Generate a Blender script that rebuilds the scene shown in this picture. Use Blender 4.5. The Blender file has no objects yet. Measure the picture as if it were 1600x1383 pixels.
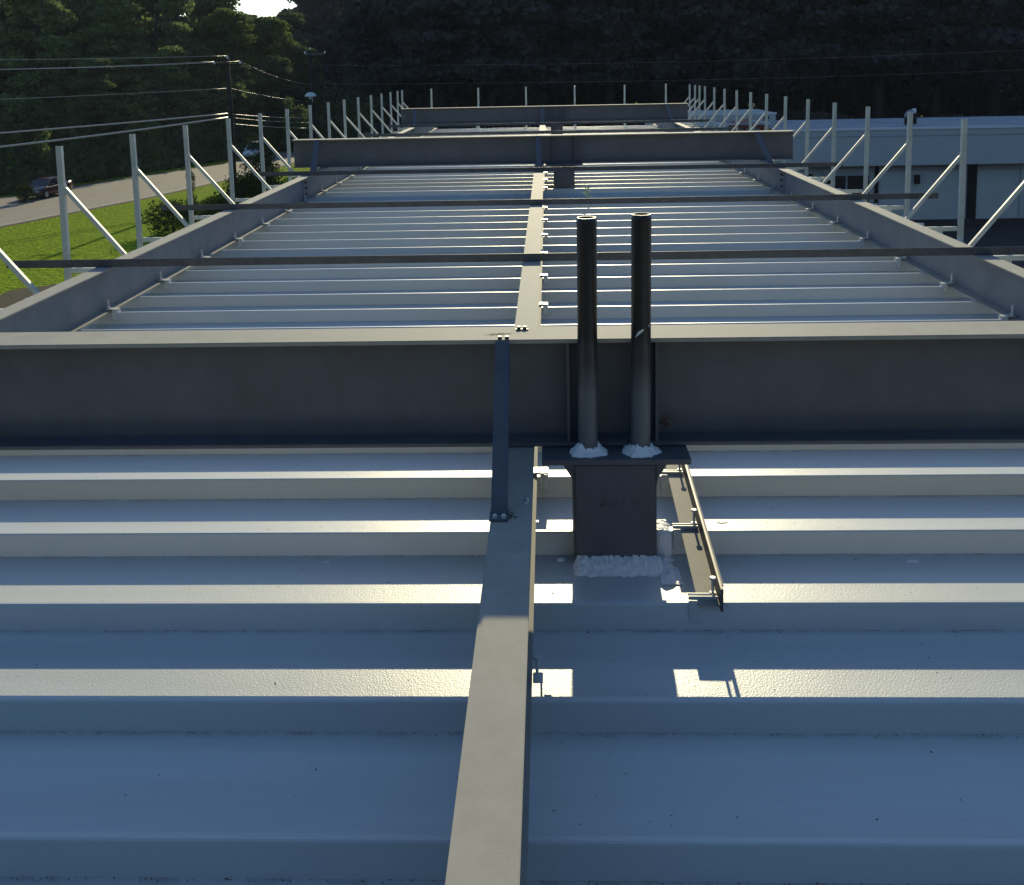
import bpy, bmesh, math, random
import numpy as np
from mathutils import Vector, Matrix, noise as mnoise

S = bpy.context.scene
C = S.collection
R = math.radians
SUN_EL, SUN_AZ = 19.2, 1.6

# ------------------------------------------------------------------ camera
cam = bpy.data.cameras.new('camera')
co = bpy.data.objects.new('camera', cam)
C.objects.link(co)
cam.sensor_fit = 'HORIZONTAL'
cam.sensor_width = 36.0
cam.lens = 36.0
cam.shift_y = -0.2347
cam.clip_start = 0.05
cam.clip_end = 5000
co.matrix_world = Matrix(((0.999208, 0.015877, 0.036459, 0.0),
                          (0.034, 0.1312, -0.9908, 0.0),
                          (-0.0205, 0.9912, 0.1306, 1.33), (0, 0, 0, 1)))
def _cam():
    f = 1600.
    def n(v): v = np.array(v, float); return v/np.linalg.norm(v)
    dy = n([55/f, 212/f, -1])
    s = -.0207; A = 55.; B = -212.
    x2 = (-f*f + A*800 - B*(-212 - s*855))/(A + B*s); y2 = 104 + s*(x2-855)
    dx = -n([(x2-800)/f, -(y2-316)/f, -1]); dz = np.cross(dx, dy)
    M = Matrix([list(dx)+[0.], list(dy)+[0.], list(dz)+[1.33], [0, 0, 0, 1]])
    return M
co.matrix_world = _cam()
S.camera = co

# ------------------------------------------------------------------ world, sun, exposure
w = bpy.data.worlds.new('World'); S.world = w; w.use_nodes = True
nt = w.node_tree; nt.nodes.clear()
sky = nt.nodes.new('ShaderNodeTexSky'); sky.sky_type = 'NISHITA'; sky.sun_disc = False
sky.sun_elevation = R(SUN_EL); sky.sun_rotation = R(SUN_AZ)
sky.altitude = 100; sky.air_density = 1.0; sky.dust_density = 0.3; sky.ozone_density = 3.6
bg = nt.nodes.new('ShaderNodeBackground'); bg.inputs['Strength'].default_value = 0.15
wo = nt.nodes.new('ShaderNodeOutputWorld')
nt.links.new(sky.outputs[0], bg.inputs[0]); nt.links.new(bg.outputs[0], wo.inputs[0])
sl = bpy.data.lights.new('sun', 'SUN'); sl.energy = 5.0; sl.angle = R(0.55); sl.color = (1.0, 0.88, 0.56)
so = bpy.data.objects.new('sun', sl); C.objects.link(so)
sv = Vector((math.sin(R(SUN_AZ))*math.cos(R(SUN_EL)), math.cos(R(SUN_AZ))*math.cos(R(SUN_EL)), math.sin(R(SUN_EL))))
so.rotation_euler = sv.to_track_quat('Z', 'Y').to_euler(); so.location = (0, 0, 30)
S.view_settings.view_transform = 'Standard'; S.view_settings.look = 'None'
S.view_settings.gamma = 1; S.view_settings.exposure = 0.14
S.cycles.max_bounces = 6; S.cycles.transparent_max_bounces = 8
S.cycles.diffuse_bounces = 3; S.cycles.glossy_bounces = 3; S.cycles.transmission_bounces = 4
S.cycles.sample_clamp_indirect = 6

GZ = -7.87

# ------------------------------------------------------------------ materials
def mat(name, base, rough=.5, spec=.5, metal=0., var=.15, vscale=6., bump=0., bscale=60., bdist=.001,
        speck=None, speck_scale=200., speck_th=.72, coord='Object', stretch=None, rv=.05, wav=0):
    m = bpy.data.materials.new(name); m.use_nodes = True
    t = m.node_tree; n = t.nodes; L = t.links
    b = n['Principled BSDF']
    b.inputs['Roughness'].default_value = rough; b.inputs['Metallic'].default_value = metal
    b.inputs['Specular IOR Level'].default_value = spec
    tc = n.new('ShaderNodeTexCoord')
    W_ = n.new('ShaderNodeNewGeometry').outputs['Position'] if coord == 'World' else tc.outputs[coord]
    src = W_
    if stretch:
        mp = n.new('ShaderNodeMapping'); mp.inputs['Scale'].default_value = stretch
        L.new(src, mp.inputs[0]); src = mp.outputs[0]
    nz = n.new('ShaderNodeTexNoise'); nz.inputs['Scale'].default_value = vscale; nz.inputs['Detail'].default_value = 6
    nz.inputs['Roughness'].default_value = .65
    L.new(src, nz.inputs['Vector'])
    cr = n.new('ShaderNodeValToRGB')
    c0 = [max(0, c*(1-var)) for c in base]; c1 = [min(1, c*(1+var)) for c in base]
    cr.color_ramp.elements[0].position = .3; cr.color_ramp.elements[1].position = .7
    cr.color_ramp.elements[0].color = (*c0, 1); cr.color_ramp.elements[1].color = (*c1, 1)
    L.new(nz.outputs['Fac'], cr.inputs[0]); col = cr.outputs[0]
    if speck:
        n2 = n.new('ShaderNodeTexNoise'); n2.inputs['Scale'].default_value = speck_scale; n2.inputs['Detail'].default_value = 3
        L.new(W_, n2.inputs['Vector'])
        r2 = n.new('ShaderNodeValToRGB'); r2.color_ramp.elements[0].position = speck_th; r2.color_ramp.elements[1].position = speck_th+.03
        L.new(n2.outputs['Fac'], r2.inputs[0])
        mx = n.new('ShaderNodeMixRGB'); mx.inputs[2].default_value = (*speck, 1)
        L.new(r2.outputs[0], mx.inputs[0]); L.new(col, mx.inputs[1]); col = mx.outputs[0]
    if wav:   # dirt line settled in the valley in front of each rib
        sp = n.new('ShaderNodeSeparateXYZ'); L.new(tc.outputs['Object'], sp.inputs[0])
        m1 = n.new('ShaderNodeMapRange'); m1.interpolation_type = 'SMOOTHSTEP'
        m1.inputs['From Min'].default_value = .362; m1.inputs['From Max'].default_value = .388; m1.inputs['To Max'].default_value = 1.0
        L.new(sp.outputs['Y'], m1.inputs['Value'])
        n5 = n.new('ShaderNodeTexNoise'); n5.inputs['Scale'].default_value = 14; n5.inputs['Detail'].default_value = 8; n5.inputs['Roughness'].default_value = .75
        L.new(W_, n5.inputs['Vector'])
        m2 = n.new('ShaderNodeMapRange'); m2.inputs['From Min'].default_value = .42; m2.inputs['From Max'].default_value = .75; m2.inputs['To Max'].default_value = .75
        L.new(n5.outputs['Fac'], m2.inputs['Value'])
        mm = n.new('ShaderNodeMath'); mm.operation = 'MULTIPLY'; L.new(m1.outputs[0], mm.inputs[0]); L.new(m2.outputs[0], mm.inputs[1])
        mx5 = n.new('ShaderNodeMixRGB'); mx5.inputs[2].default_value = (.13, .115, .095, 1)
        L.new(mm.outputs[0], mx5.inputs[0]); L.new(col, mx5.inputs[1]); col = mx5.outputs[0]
    L.new(col, b.inputs['Base Color'])
    rr = n.new('ShaderNodeMapRange'); rr.inputs['To Min'].default_value = max(0, rough-rv); rr.inputs['To Max'].default_value = min(1, rough+rv)
    L.new(nz.outputs['Fac'], rr.inputs['Value']); L.new(rr.outputs[0], b.inputs['Roughness'])
    if bump:
        n3 = n.new('ShaderNodeTexNoise'); n3.inputs['Scale'].default_value = bscale; n3.inputs['Detail'].default_value = 2
        L.new(W_, n3.inputs['Vector'])
        bp = n.new('ShaderNodeBump'); bp.inputs['Strength'].default_value = bump; bp.inputs['Distance'].default_value = bdist
        L.new(n3.outputs['Fac'], bp.inputs['Height']); L.new(bp.outputs[0], b.inputs['Normal'])
        if wav:
            g4 = n.new('ShaderNodeNewGeometry')
            n4 = n.new('ShaderNodeTexNoise'); n4.inputs['Scale'].default_value = 3.5; n4.inputs['Detail'].default_value = 1
            L.new(g4.outputs['Position'], n4.inputs['Vector'])
            b4 = n.new('ShaderNodeBump'); b4.inputs['Strength'].default_value = .6; b4.inputs['Distance'].default_value = .006
            L.new(n4.outputs['Fac'], b4.inputs['Height']); L.new(b4.outputs[0], bp.inputs['Normal'])
    return m

def leafmat(name, a, b_, trans=.35):
    m = bpy.data.materials.new(name); m.use_nodes = True
    t = m.node_tree; n = t.nodes; L = t.links; n.clear()
    o = n.new('ShaderNodeOutputMaterial'); g = n.new('ShaderNodeNewGeometry'); oi = n.new('ShaderNodeObjectInfo')
    ad = n.new('ShaderNodeMath'); ad.operation = 'MULTIPLY_ADD'; ad.inputs[1].default_value = .65
    ml = n.new('ShaderNodeMath'); ml.operation = 'MULTIPLY'; ml.inputs[1].default_value = .35
    L.new(oi.outputs['Random'], ml.inputs[0]); L.new(g.outputs['Random Per Island'], ad.inputs[0]); L.new(ml.outputs[0], ad.inputs[2])
    cr = n.new('ShaderNodeValToRGB'); cr.color_ramp.elements[0].color = (*a, 1); cr.color_ramp.elements[1].color = (*b_, 1)
    L.new(ad.outputs[0], cr.inputs[0])
    d = n.new('ShaderNodeBsdfDiffuse'); tr = n.new('ShaderNodeBsdfTranslucent'); mx = n.new('ShaderNodeMixShader')
    mx.inputs[0].default_value = trans
    L.new(cr.outputs[0], d.inputs[0]); L.new(cr.outputs[0], tr.inputs[0])
    L.new(d.outputs[0], mx.inputs[1]); L.new(tr.outputs[0], mx.inputs[2]); L.new(mx.outputs[0], o.inputs[0])
    return m

M = {}
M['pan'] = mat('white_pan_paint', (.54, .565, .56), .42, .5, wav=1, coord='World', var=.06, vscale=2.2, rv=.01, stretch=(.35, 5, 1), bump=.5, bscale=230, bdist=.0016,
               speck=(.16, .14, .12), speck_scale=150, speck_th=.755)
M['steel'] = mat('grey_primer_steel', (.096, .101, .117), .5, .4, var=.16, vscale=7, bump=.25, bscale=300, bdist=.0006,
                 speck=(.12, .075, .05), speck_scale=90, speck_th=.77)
M['sunlit_steel'] = mat('sunlit_flange_steel', (.34, .327, .288), .76, .11, var=.10, vscale=14, bump=.3, bscale=260, bdist=.0006,
                  speck=(.13, .10, .07), speck_scale=120, speck_th=.78)  # same primer as the webs, lightened to paint the sun onto flanges
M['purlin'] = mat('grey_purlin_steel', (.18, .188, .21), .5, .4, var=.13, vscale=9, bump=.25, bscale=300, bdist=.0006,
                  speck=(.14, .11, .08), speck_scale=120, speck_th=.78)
M['bar'] = mat('dark_bar_steel', (.07, .075, .085), .5, .4, var=.3, vscale=20, speck=(.12, .05, .025), speck_scale=60, speck_th=.68)
M['brace'] = mat('blue_grey_brace_steel', (.085, .095, .115), .5, .4, var=.2, vscale=15)
M['post'] = mat('light_post_paint', (.52, .545, .49), .5, .4, var=.18, vscale=10, speck=(.2, .17, .13), speck_scale=60, speck_th=.72)
M['galv'] = mat('galvanised_clip', (.54, .56, .56), .42, .5, metal=.1, var=.2, vscale=60)
M['bolt'] = mat('dark_bolt', (.06, .05, .045), .5, .5, metal=.3, var=.3, vscale=80)
M['rust'] = mat('rust', (.075, .035, .018), .9, .2, var=.6, vscale=120)
M['seal'] = mat('white_sealant', (.80, .82, .84), .5, .35, var=.05, vscale=30, bump=.9, bscale=120, bdist=.004)
M['void'] = mat('dark_recess', (.012, .012, .014), .8, .2, var=.2)
M['leafdead'] = mat('dead_leaf', (.17, .12, .06), .8, .2, var=.4, vscale=90)
M['sprig'] = mat('pale_sprig', (.35, .45, .22), .7, .3, var=.3, vscale=90)

# pipe: black steel blending to grey over its lower half, with an uneven edge
def pipemat():
    m = mat('black_pipe_grey_foot', (.016, .014, .014), .38, .5, var=.5, vscale=30, speck=(.09, .05, .03), speck_scale=140, speck_th=.74)
    t = m.node_tree; n = t.nodes; L = t.links; b = n['Principled BSDF']
    src = b.inputs['Base Color'].links[0].from_socket
    tc = n.new('ShaderNodeTexCoord'); sp = n.new('ShaderNodeSeparateXYZ'); L.new(tc.outputs['Object'], sp.inputs[0])
    nz = n.new('ShaderNodeTexNoise'); nz.inputs['Scale'].default_value = 9; L.new(tc.outputs['Object'], nz.inputs['Vector'])
    a = n.new('ShaderNodeMath'); a.operation = 'MULTIPLY_ADD'; a.inputs[1].default_value = .22
    L.new(nz.outputs['Fac'], a.inputs[0]); L.new(sp.outputs['Z'], a.inputs[2])
    mr = n.new('ShaderNodeMapRange'); mr.inputs['From Min'].default_value = .26; mr.inputs['From Max'].default_value = .46
    mr.inputs['To Min'].default_value = 1; mr.inputs['To Max'].default_value = 0
    L.new(a.outputs[0], mr.inputs['Value'])
    mx = n.new('ShaderNodeMixRGB'); mx.inputs[2].default_value = (.12, .13, .145, 1)
    L.new(mr.outputs[0], mx.inputs[0]); L.new(src, mx.inputs[1]); L.new(mx.outputs[0], b.inputs['Base Color'])
    return m
M['pipe'] = pipemat()

M['grass'] = mat('lawn', (.155, .235, .005), .95, .03, var=.45, vscale=2.2, bump=1, bscale=5.0, bdist=.22, coord='Object')
M['asphalt'] = mat('road_asphalt', (.23, .205, .17), .85, .2, var=.12, vscale=.8, bump=.3, bscale=20, bdist=.02)
M['verge'] = mat('soil_and_shade', (.05, .042, .028), .9, .1, var=.4, vscale=2)  # soil brown, darkened to include the shade lying on it
M['lot'] = mat('parking_asphalt', (.045, .04, .042), .9, .2, var=.3, vscale=.6)
M['yellow'] = mat('worn_yellow_paint', (.30, .22, .10), .8, .2, var=.3, vscale=2)
M['wpaint'] = mat('worn_white_paint', (.42, .40, .36), .8, .2, var=.3, vscale=2)
M['storewall'] = mat('store_wall_panel', (.42, .43, .42), .7, .3, var=.08, vscale=.8)
M['fascia'] = mat('store_fascia', (.40, .42, .42), .7, .3, var=.07, vscale=.5)
M['trimw'] = mat('white_trim', (.62, .64, .66), .5, .4, var=.06)
M['roofgrey'] = mat('roof_membrane', (.30, .32, .34), .8, .3, var=.2, vscale=.8)
M['glassd'] = mat('dark_window_glass', (.01, .011, .014), .25, .5, var=.3)
M['redp'] = mat('red_paint', (.17, .03, .022), .6, .4, var=.3, vscale=4)
M['tan'] = mat('tan_panel', (.42, .28, .13), .7, .3, var=.15, vscale=3)
M['wood'] = mat('creosote_pole', (.022, .018, .016), .85, .2, var=.3, vscale=4, stretch=(6, 6, .5))
M['wire'] = mat('aluminium_cable', (.42, .40, .38), .4, .5, metal=.3, var=.15)
M['insul'] = mat('white_insulator', (.7, .7, .68), .3, .5, var=.05)
M['bark'] = mat('bark', (.055, .042, .032), .9, .1, var=.4, vscale=3, stretch=(3, 3, .5))
M['darkbark'] = mat('dark_bark', (.03, .024, .02), .9, .1, var=.4, vscale=3)
M['leafA'] = leafmat('dark_leaves', (.05, .068, .034), (.12, .155, .06), .42)
M['leafB'] = leafmat('mid_leaves', (.07, .10, .04), (.18, .23, .08), .45)
M['leafC'] = leafmat('bright_leaves', (.06, .085, .025), (.14, .18, .045), .45)
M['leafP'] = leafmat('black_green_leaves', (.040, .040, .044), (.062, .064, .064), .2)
M['leafbush'] = leafmat('bush_leaves', (.02, .03, .008), (.06, .08, .02), .3)
M['carred'] = mat('burgundy_car_paint', (.055, .014, .018), .22, .6, var=.04)
M['carwhite'] = mat('white_car_paint', (.72, .72, .72), .25, .6, var=.03)
M['tyre'] = mat('tyre_rubber', (.015, .015, .016), .8, .3, var=.1)
M['rim'] = mat('alloy_rim', (.35, .35, .36), .3, .5, metal=.6, var=.05)
M['lampglass'] = mat('headlight_lens', (.6, .6, .62), .15, .6, var=.02)
M['lens'] = mat('pale_lamp_cover', (.5, .6, .62), .3, .5, var=.05)

# ------------------------------------------------------------------ mesh helpers
class MB:
    def __init__(s): s.v = []; s.f = []
    def add(s, vs, fs):
        o = len(s.v); s.v += [tuple(p) for p in vs]; s.f += [tuple(i+o for i in f) for f in fs]; return s
    def box(s, x0, x1, y0, y1, z0, z1, M_=None):
        vs = [(x, y, z) for z in (z0, z1) for y in (y0, y1) for x in (x0, x1)]
        if M_ is not None: vs = [tuple(M_ @ Vector(p)) for p in vs]
        return s.add(vs, [(0, 2, 3, 1), (4, 5, 7, 6), (0, 1, 5, 4), (2, 6, 7, 3), (0, 4, 6, 2), (1, 3, 7, 5)])
    def beam(s, p0, p1, a, b, up=(0, 0, 1)):
        p0 = Vector(p0); p1 = Vector(p1); d = (p1-p0); l = d.length; d.normalize()
        x = d.cross(Vector(up)).normalized(); z = x.cross(d).normalized()
        vs = []
        for t in (p0, p1):
            for (i, j) in ((-1, -1), (1, -1), (1, 1), (-1, 1)): vs.append(t + x*i*a/2 + z*j*b/2)
        return s.add(vs, [(0, 3, 2, 1), (4, 5, 6, 7), (0, 1, 5, 4), (1, 2, 6, 5), (2, 3, 7, 6), (3, 0, 4, 7)])
    def prism(s, sec, p0, p1, up=(0, 0, 1)):
        p0 = Vector(p0); p1 = Vector(p1); d = (p1-p0).normalized()
        x = d.cross(Vector(up)).normalized(); z = x.cross(d).normalized(); n = len(sec)
        vs = [t + x*a + z*b for t in (p0, p1) for a, b in sec]
        fs = [tuple(range(n))[::-1], tuple(range(n, 2*n))] + [(i, (i+1) % n, n+(i+1) % n, n+i) for i in range(n)]
        return s.add(vs, fs)
    def tube(s, pts, rad, n=12, cap=True):
        pts = [Vector(p) for p in pts]
        if not hasattr(rad, '__len__'): rad = [rad]*len(pts)
        o = len(s.v); ref = None
        for i, p in enumerate(pts):
            d = (pts[min(i+1, len(pts)-1)] - pts[max(i-1, 0)]).normalized()
            if ref is None: ref = Vector((1, 0, 0)) if abs(d.x) < .8 else Vector((0, 0, 1))
            x = d.cross(ref).normalized(); y = d.cross(x).normalized()
            for k in range(n):
                a = 2*math.pi*k/n; s.v.append(tuple(p + (x*math.cos(a) + y*math.sin(a))*rad[i]))
        for i in range(len(pts)-1):
            for k in range(n):
                a = o+i*n+k; b = o+i*n+(k+1) % n; s.f.append((a, b, b+n, a+n))
        if cap:
            s.f.append(tuple(o+k for k in range(n))[::-1]); s.f.append(tuple(o+(len(pts)-1)*n+k for k in range(n)))
        return s
    def build(s, name, m, parent=None, bevel=0, smooth=False, loc=None):
        off = Vector(ROOT.get(parent.name, (0, 0, 0))) if parent else Vector(loc or (0, 0, 0))
        me = bpy.data.meshes.new(name)
        me.from_pydata([tuple(Vector(p)-off) for p in s.v], [], s.f)
        bm = bmesh.new(); bm.from_mesh(me)
        bmesh.ops.recalc_face_normals(bm, faces=bm.faces)
        if bevel:
            es = [e for e in bm.edges if len(e.link_faces) == 2 and e.calc_face_angle(0) > .5]
            bmesh.ops.bevel(bm, geom=es, offset=bevel, segments=2, affect='EDGES', clamp_overlap=True)
        bm.to_mesh(me); bm.free()
        if smooth:
            for p in me.polygons: p.use_smooth = True
        me.materials.append(m)
        o = bpy.data.objects.new(name, me); C.objects.link(o)
        if parent: o.parent = parent; ROOT[o.name] = tuple(off)
        else: o.location = off; ROOT[o.name] = tuple(off)
        return o
ROOT = {}
def tag(o, label=None, cat=None, group=None, kind=None):
    if label: o['label'] = label
    if cat: o['category'] = cat
    if group: o['group'] = group
    if kind: o['kind'] = kind
    return o
def thing(name, loc, label, cat, group=None):
    o = bpy.data.objects.new(name, None); C.objects.link(o); o.location = loc; o.empty_display_size = .1
    ROOT[o.name] = tuple(loc); return tag(o, label, cat, group)
def copytree(o, loc=None, rz=None, label=None, sc=None):
    c = o.copy(); C.objects.link(c)
    if loc is not None: c.location = loc
    if rz is not None: c.rotation_euler = (0, 0, rz)
    if sc is not None: c.scale = (sc[0], sc[0], sc[1])
    if label: c['label'] = label
    for ch in list(o.children):
        d = ch.copy(); C.objects.link(d); d.parent = c
        for g in list(ch.children):
            e = g.copy(); C.objects.link(e); e.parent = d
    return c
ORD = ['first', 'second', 'third', 'fourth', 'fifth', 'sixth', 'seventh', 'eighth', 'ninth', 'tenth', 'eleventh', 'twelfth',
       'thirteenth', 'fourteenth', 'fifteenth', 'sixteenth', 'seventeenth']

# ------------------------------------------------------------------ canopy deck
PX0, PX1 = -3.19, 3.05
RIB0, DR = 1.61, .3972
def ribY(k): return RIB0 + DR*k
deck = thing('canopy_deck', (0, 0, 0), 'white ribbed metal roof deck of the canopy, pans running crosswise under the beams', 'roof deck')
def panprof(y):
    # rib face towards the near end, bent top, back face, flat pan
    return [(y-.010, -.064), (y-.0005, -.006), (y+.001, -.002), (y+.005, 0), (y+.017, 0), (y+.021, -.002), (y+.022, -.006), (y+.023, -.056), (y+.026, -.062),
            (y+.032, -.064), (y+DR-.0102, -.0640)]
pan0 = None
for k in range(-8, 54):
    if pan0 is None:
        mb = MB(); pr = panprof(0)
        xs = [PX0, PX1]
        vs = [(x, a, b) for x in xs for a, b in pr]; n = len(pr)
        mb.add(vs, [(i, i+1, n+i+1, n+i) for i in range(n-1)])
        pan0 = mb.build('deck_pan', M['pan'], deck)
        o = pan0
    else:
        o = pan0.copy(); C.objects.link(o); o.parent = deck
    o.location = (0, ribY(k), 0)
    if k == 3: pass

# ------------------------------------------------------------------ purlins (run away from the camera)
PT = .25
def purlin(xc, label, clipside, clipY, botY=()):
    t = thing('purlin_beam', (xc, 0, 0), label, 'steel beam', 'lengthwise steel beams lying on the deck')
    y0, y1 = -1.4, 23.0; fw = .05
    MB().box(xc-fw, xc+fw, y0, y1, PT-.008, PT).build('top_flange', M['sunlit_steel'], t, bevel=.0015)
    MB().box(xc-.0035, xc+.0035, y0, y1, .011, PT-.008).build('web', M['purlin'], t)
    MB().box(xc-fw, xc+fw, y0, y1, .003, .011).build('bottom_flange', M['sunlit_steel'], t, bevel=.0015)
    first = None
    s = clipside
    for y in clipY:
        if first is None:
            ex = xc + s*fw
            mb = MB()
            mb.box(min(ex-s*.03, ex+s*.036), max(ex-s*.03, ex+s*.036), -.024, .026, .0155, .0205)
            mb.box(min(ex+s*.018, ex+s*.036), max(ex+s*.018, ex+s*.036), -.030, -.026, -.045, .0155)
            mb.box(min(ex+s*.032, ex+s*.036), max(ex+s*.032, ex+s*.036), -.026, .026, -.035, .0155)
            mb.box(min(ex+s*.010, ex+s*.024), max(ex+s*.010, ex+s*.024), -.030, -.026, -.04, .022)
            mb.box(min(ex-s*.006, ex+s*.012), max(ex-s*.006, ex+s*.012), -.026, .02, .019, .023)
            c = mb.build('deck_clip', M['galv'], t, bevel=.001)
            b = MB().tube([(ex-s*.022, 0, .012), (ex-s*.022, 0, .075)], .0055, 8).tube([(ex-s*.022, 0, .0208), (ex-s*.022, 0, .032)], .012, 6).build('clip_bolt', M['galv'], c)
            first = (c, b)
        else:
            c = first[0].copy(); C.objects.link(c); c.parent = t
            b = first[1].copy(); C.objects.link(b); b.parent = c
        c.location = (0, y, 0)
    return t
ce = [ribY(k)+.012 for k in [4]+list(range(10, 52, 2))]; ev = [ribY(k)+.012 for k in range(0, 52, 2)]; od = [ribY(k)+.012 for k in range(-1, 52, 2)]
cb = purlin(-.104, 'long grey purlin down the middle of the deck with its top flange in the sun', 1, ce)
lb = purlin(-2.535, 'long grey purlin along the left side of the deck, nearest the lawn', 1, ev)
rb = purlin(2.383, 'long grey purlin along the right side of the deck, nearest the store', -1, od)
for t, xc, s in ((lb, -2.535, 1), (rb, 2.383, -1)):
    xx = xc + s*.0037
    for i, yb in enumerate((10.55, 19.15)):
        sp = MB().box(min(xx, xx+s*.006), max(xx, xx+s*.006), yb-.16, yb+.16, .02, PT-.02).build('splice_plate', M['purlin'], t)
        for zz in (.07, .13, .19):
            for yy in (-.1, -.06):
                MB().tube([(xx+s*.006, yb+yy, zz), (xx+s*.018, yb+yy, zz)], .013, 6).build('splice_bolt', M['bolt'], sp)
# rust patch and dirt on the middle purlin's top
def flakes(mb, cx, cy, z, sx, sy, n, s0, s1, seed, tilt=0.):
    rn = random.Random(seed)
    for _ in range(n):
        a = rn.uniform(0, 6.28); x = cx + rn.gauss(0, sx); y = cy + rn.gauss(0, sy) + tilt*(x-cx); s = rn.uniform(s0, s1)
        k = rn.randint(4, 6); h = rn.uniform(.0004, .0015)
        ps = []
        for i in range(k):
            b = a + 6.283*i/k; r = s*rn.uniform(.5, 1)
            ps.append((x + r*math.cos(b), y + r*math.sin(b)*.8, z+h))
        mb.add(ps, [tuple(range(k))])
flk = MB(); flakes(flk, -.112, 2.365, PT, .009, .010, 120, .001, .0035, 4)
flk.build('rust_spot', M['rust'], cb)

# ------------------------------------------------------------------ cross beams
BB, BT = .2535, .568
BX0, BX1 = -2.885, 2.722
def crossbeam(yf, label, braces, seed):
    t = thing('cross_beam', (0, yf, BB), label, 'steel beam', 'deep crosswise steel beams on top of the canopy')
    d = .15; yc = yf + d/2
    MB().box(BX0, BX1, yf, yf+d, BT-.012, BT).build('top_flange', M['sunlit_steel'], t, bevel=.002)
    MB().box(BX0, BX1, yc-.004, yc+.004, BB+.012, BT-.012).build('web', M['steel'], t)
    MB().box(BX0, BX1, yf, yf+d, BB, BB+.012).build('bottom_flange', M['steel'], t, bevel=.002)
    for x in (.045, .296):
        MB().box(x-.004, x+.004, yf+.006, yc-.0042, BB+.0125, BT-.0125).build('stiffener', M['steel'], t)
    return t
beamY = [2.81, 11.42, 20.03]
names = ['large shaded cross beam nearest the camera, behind the two black pipes',
         'middle cross beam spanning the canopy, with both its ends in view',
         'farthest cross beam, smallest of the three, in front of the row of short posts']
beams = [crossbeam(y, n, None, i) for i, (y, n) in enumerate(zip(beamY, names))]
# bolts, nuts and rust on top of the near beam
bt = beams[0]
for x, y, z in ((-.146, 2.817, BT), (-.126, 2.817, BT), (-.095, 2.925, BT), (-.078, 2.925, BT)):
    MB().tube([(x, y, z-.002), (x, y, z+.009)], .0065, 6).build('flange_bolt', M['bolt'], bt)
MB().box(-.104, -.068, 2.912, 2.922, BT-.001, BT+.004).build('washer_plate', M['bolt'], bt)
fl = MB(); flakes(fl, -.150, 2.872, BT, .018, .006, 220, .0006, .0028, 7, .15); flakes(fl, -.10, 2.878, BT, .03, .008, 70, .0004, .0015, 9)
fl.build('rust_spot', M['rust'], bt)
fl = MB(); flakes(fl, .31, 2.8915, 0, .0, .0, 1, .0001, .0002, 2)
fl = MB(); rn_ = random.Random(8)
for _ in range(40):
    x = .325 + rn_.gauss(0, .008); z = BB+.045 + rn_.gauss(0, .022); q_ = rn_.uniform(.001, .003); yw = 2.81+.075-.0046
    fl.add([(x-q_, yw, z), (x, yw, z-q_*2), (x+q_, yw, z), (x, yw, z+q_*1.5)], [(0, 1, 2, 3)])
fl.build('rust_run', mat('faint_rust', (.12, .062, .045), .8, .2, var=.3, vscale=40), bt)
# short knee braces (angle iron) from each cross beam down to a purlin
def knee(x0, x1, yf, label, wdt=.04):
    p0 = Vector((x0, yf-.006, BT-.004)); p1 = Vector((x1, yf-.445, PT+.004))
    t = thing('knee_brace', tuple(p1), label, 'brace', 'short knee braces between cross beams and purlins')
    d = (p1-p0).normalized(); a = d.cross(Vector((1, 0, 0))).normalized()
    if a.y > 0: a = -a      # towards camera/up
    sec = lambda w_: None
    mb = MB()
    X = Vector((1, 0, 0))
    def leg(o0, o1, u, v):   # plate between u..v
        vs = []
        for p in (p0, p1):
            for (i, j) in ((u[0], u[1]), (v[0], u[1]), (v[0], v[1]), (u[0], v[1])): vs.append(p + X*i + a*j)
        mb.add(vs, [(0, 3, 2, 1), (4, 5, 6, 7), (0, 1, 5, 4), (1, 2, 6, 5), (2, 3, 7, 6), (3, 0, 4, 7)])
    leg(0, 0, (-wdt/2, 0), (wdt/2, .004))
    bm_ = M['brace'] if yf < 3 else M['steel']
    o = mb.build('brace_plate', bm_, t, bevel=.001)
    mb = MB(); leg(0, 0, (wdt/2-.004, .0042), (wdt/2, .032)) if False else leg(0, 0, (wdt/2-.0045, -.028), (wdt/2-.0005, -.0002))
    mb.build('brace_rib', bm_, t)
    MB().box(x1-wdt/2-.003, x1+wdt/2+.003, p1.y-.035, p1.y+.02, PT+.0005, PT+.005).build('foot_plate', M['brace'], t, bevel=.001)
    for dx in (-.009, .012):
        MB().tube([(x1+dx, p1.y-.022, PT+.004), (x1+dx, p1.y-.022, PT+.013)], .006, 6).build('bolt', M['galv'] if yf < 3 else M['bolt'], t)
    return t
knee(-.138, -.134, 2.81, 'blue grey knee brace in front of the near cross beam, bolted to the middle purlin')
knee(-2.60, -2.56, 11.42, 'knee brace at the left end of the middle cross beam', .06)
knee(-.115, -.105, 11.42, 'knee brace at the centre of the middle cross beam', .055)
knee(2.30, 2.37, 11.42, 'knee brace at the right end of the middle cross beam', .06)
knee(-2.60, -2.56, 20.03, 'knee brace at the left end of the farthest cross beam', .06)
knee(-.115, -.105, 20.03, 'knee brace at the centre of the farthest cross beam', .055)
knee(2.30, 2.37, 20.03, 'knee brace at the right end of the farthest cross beam', .06)

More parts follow.
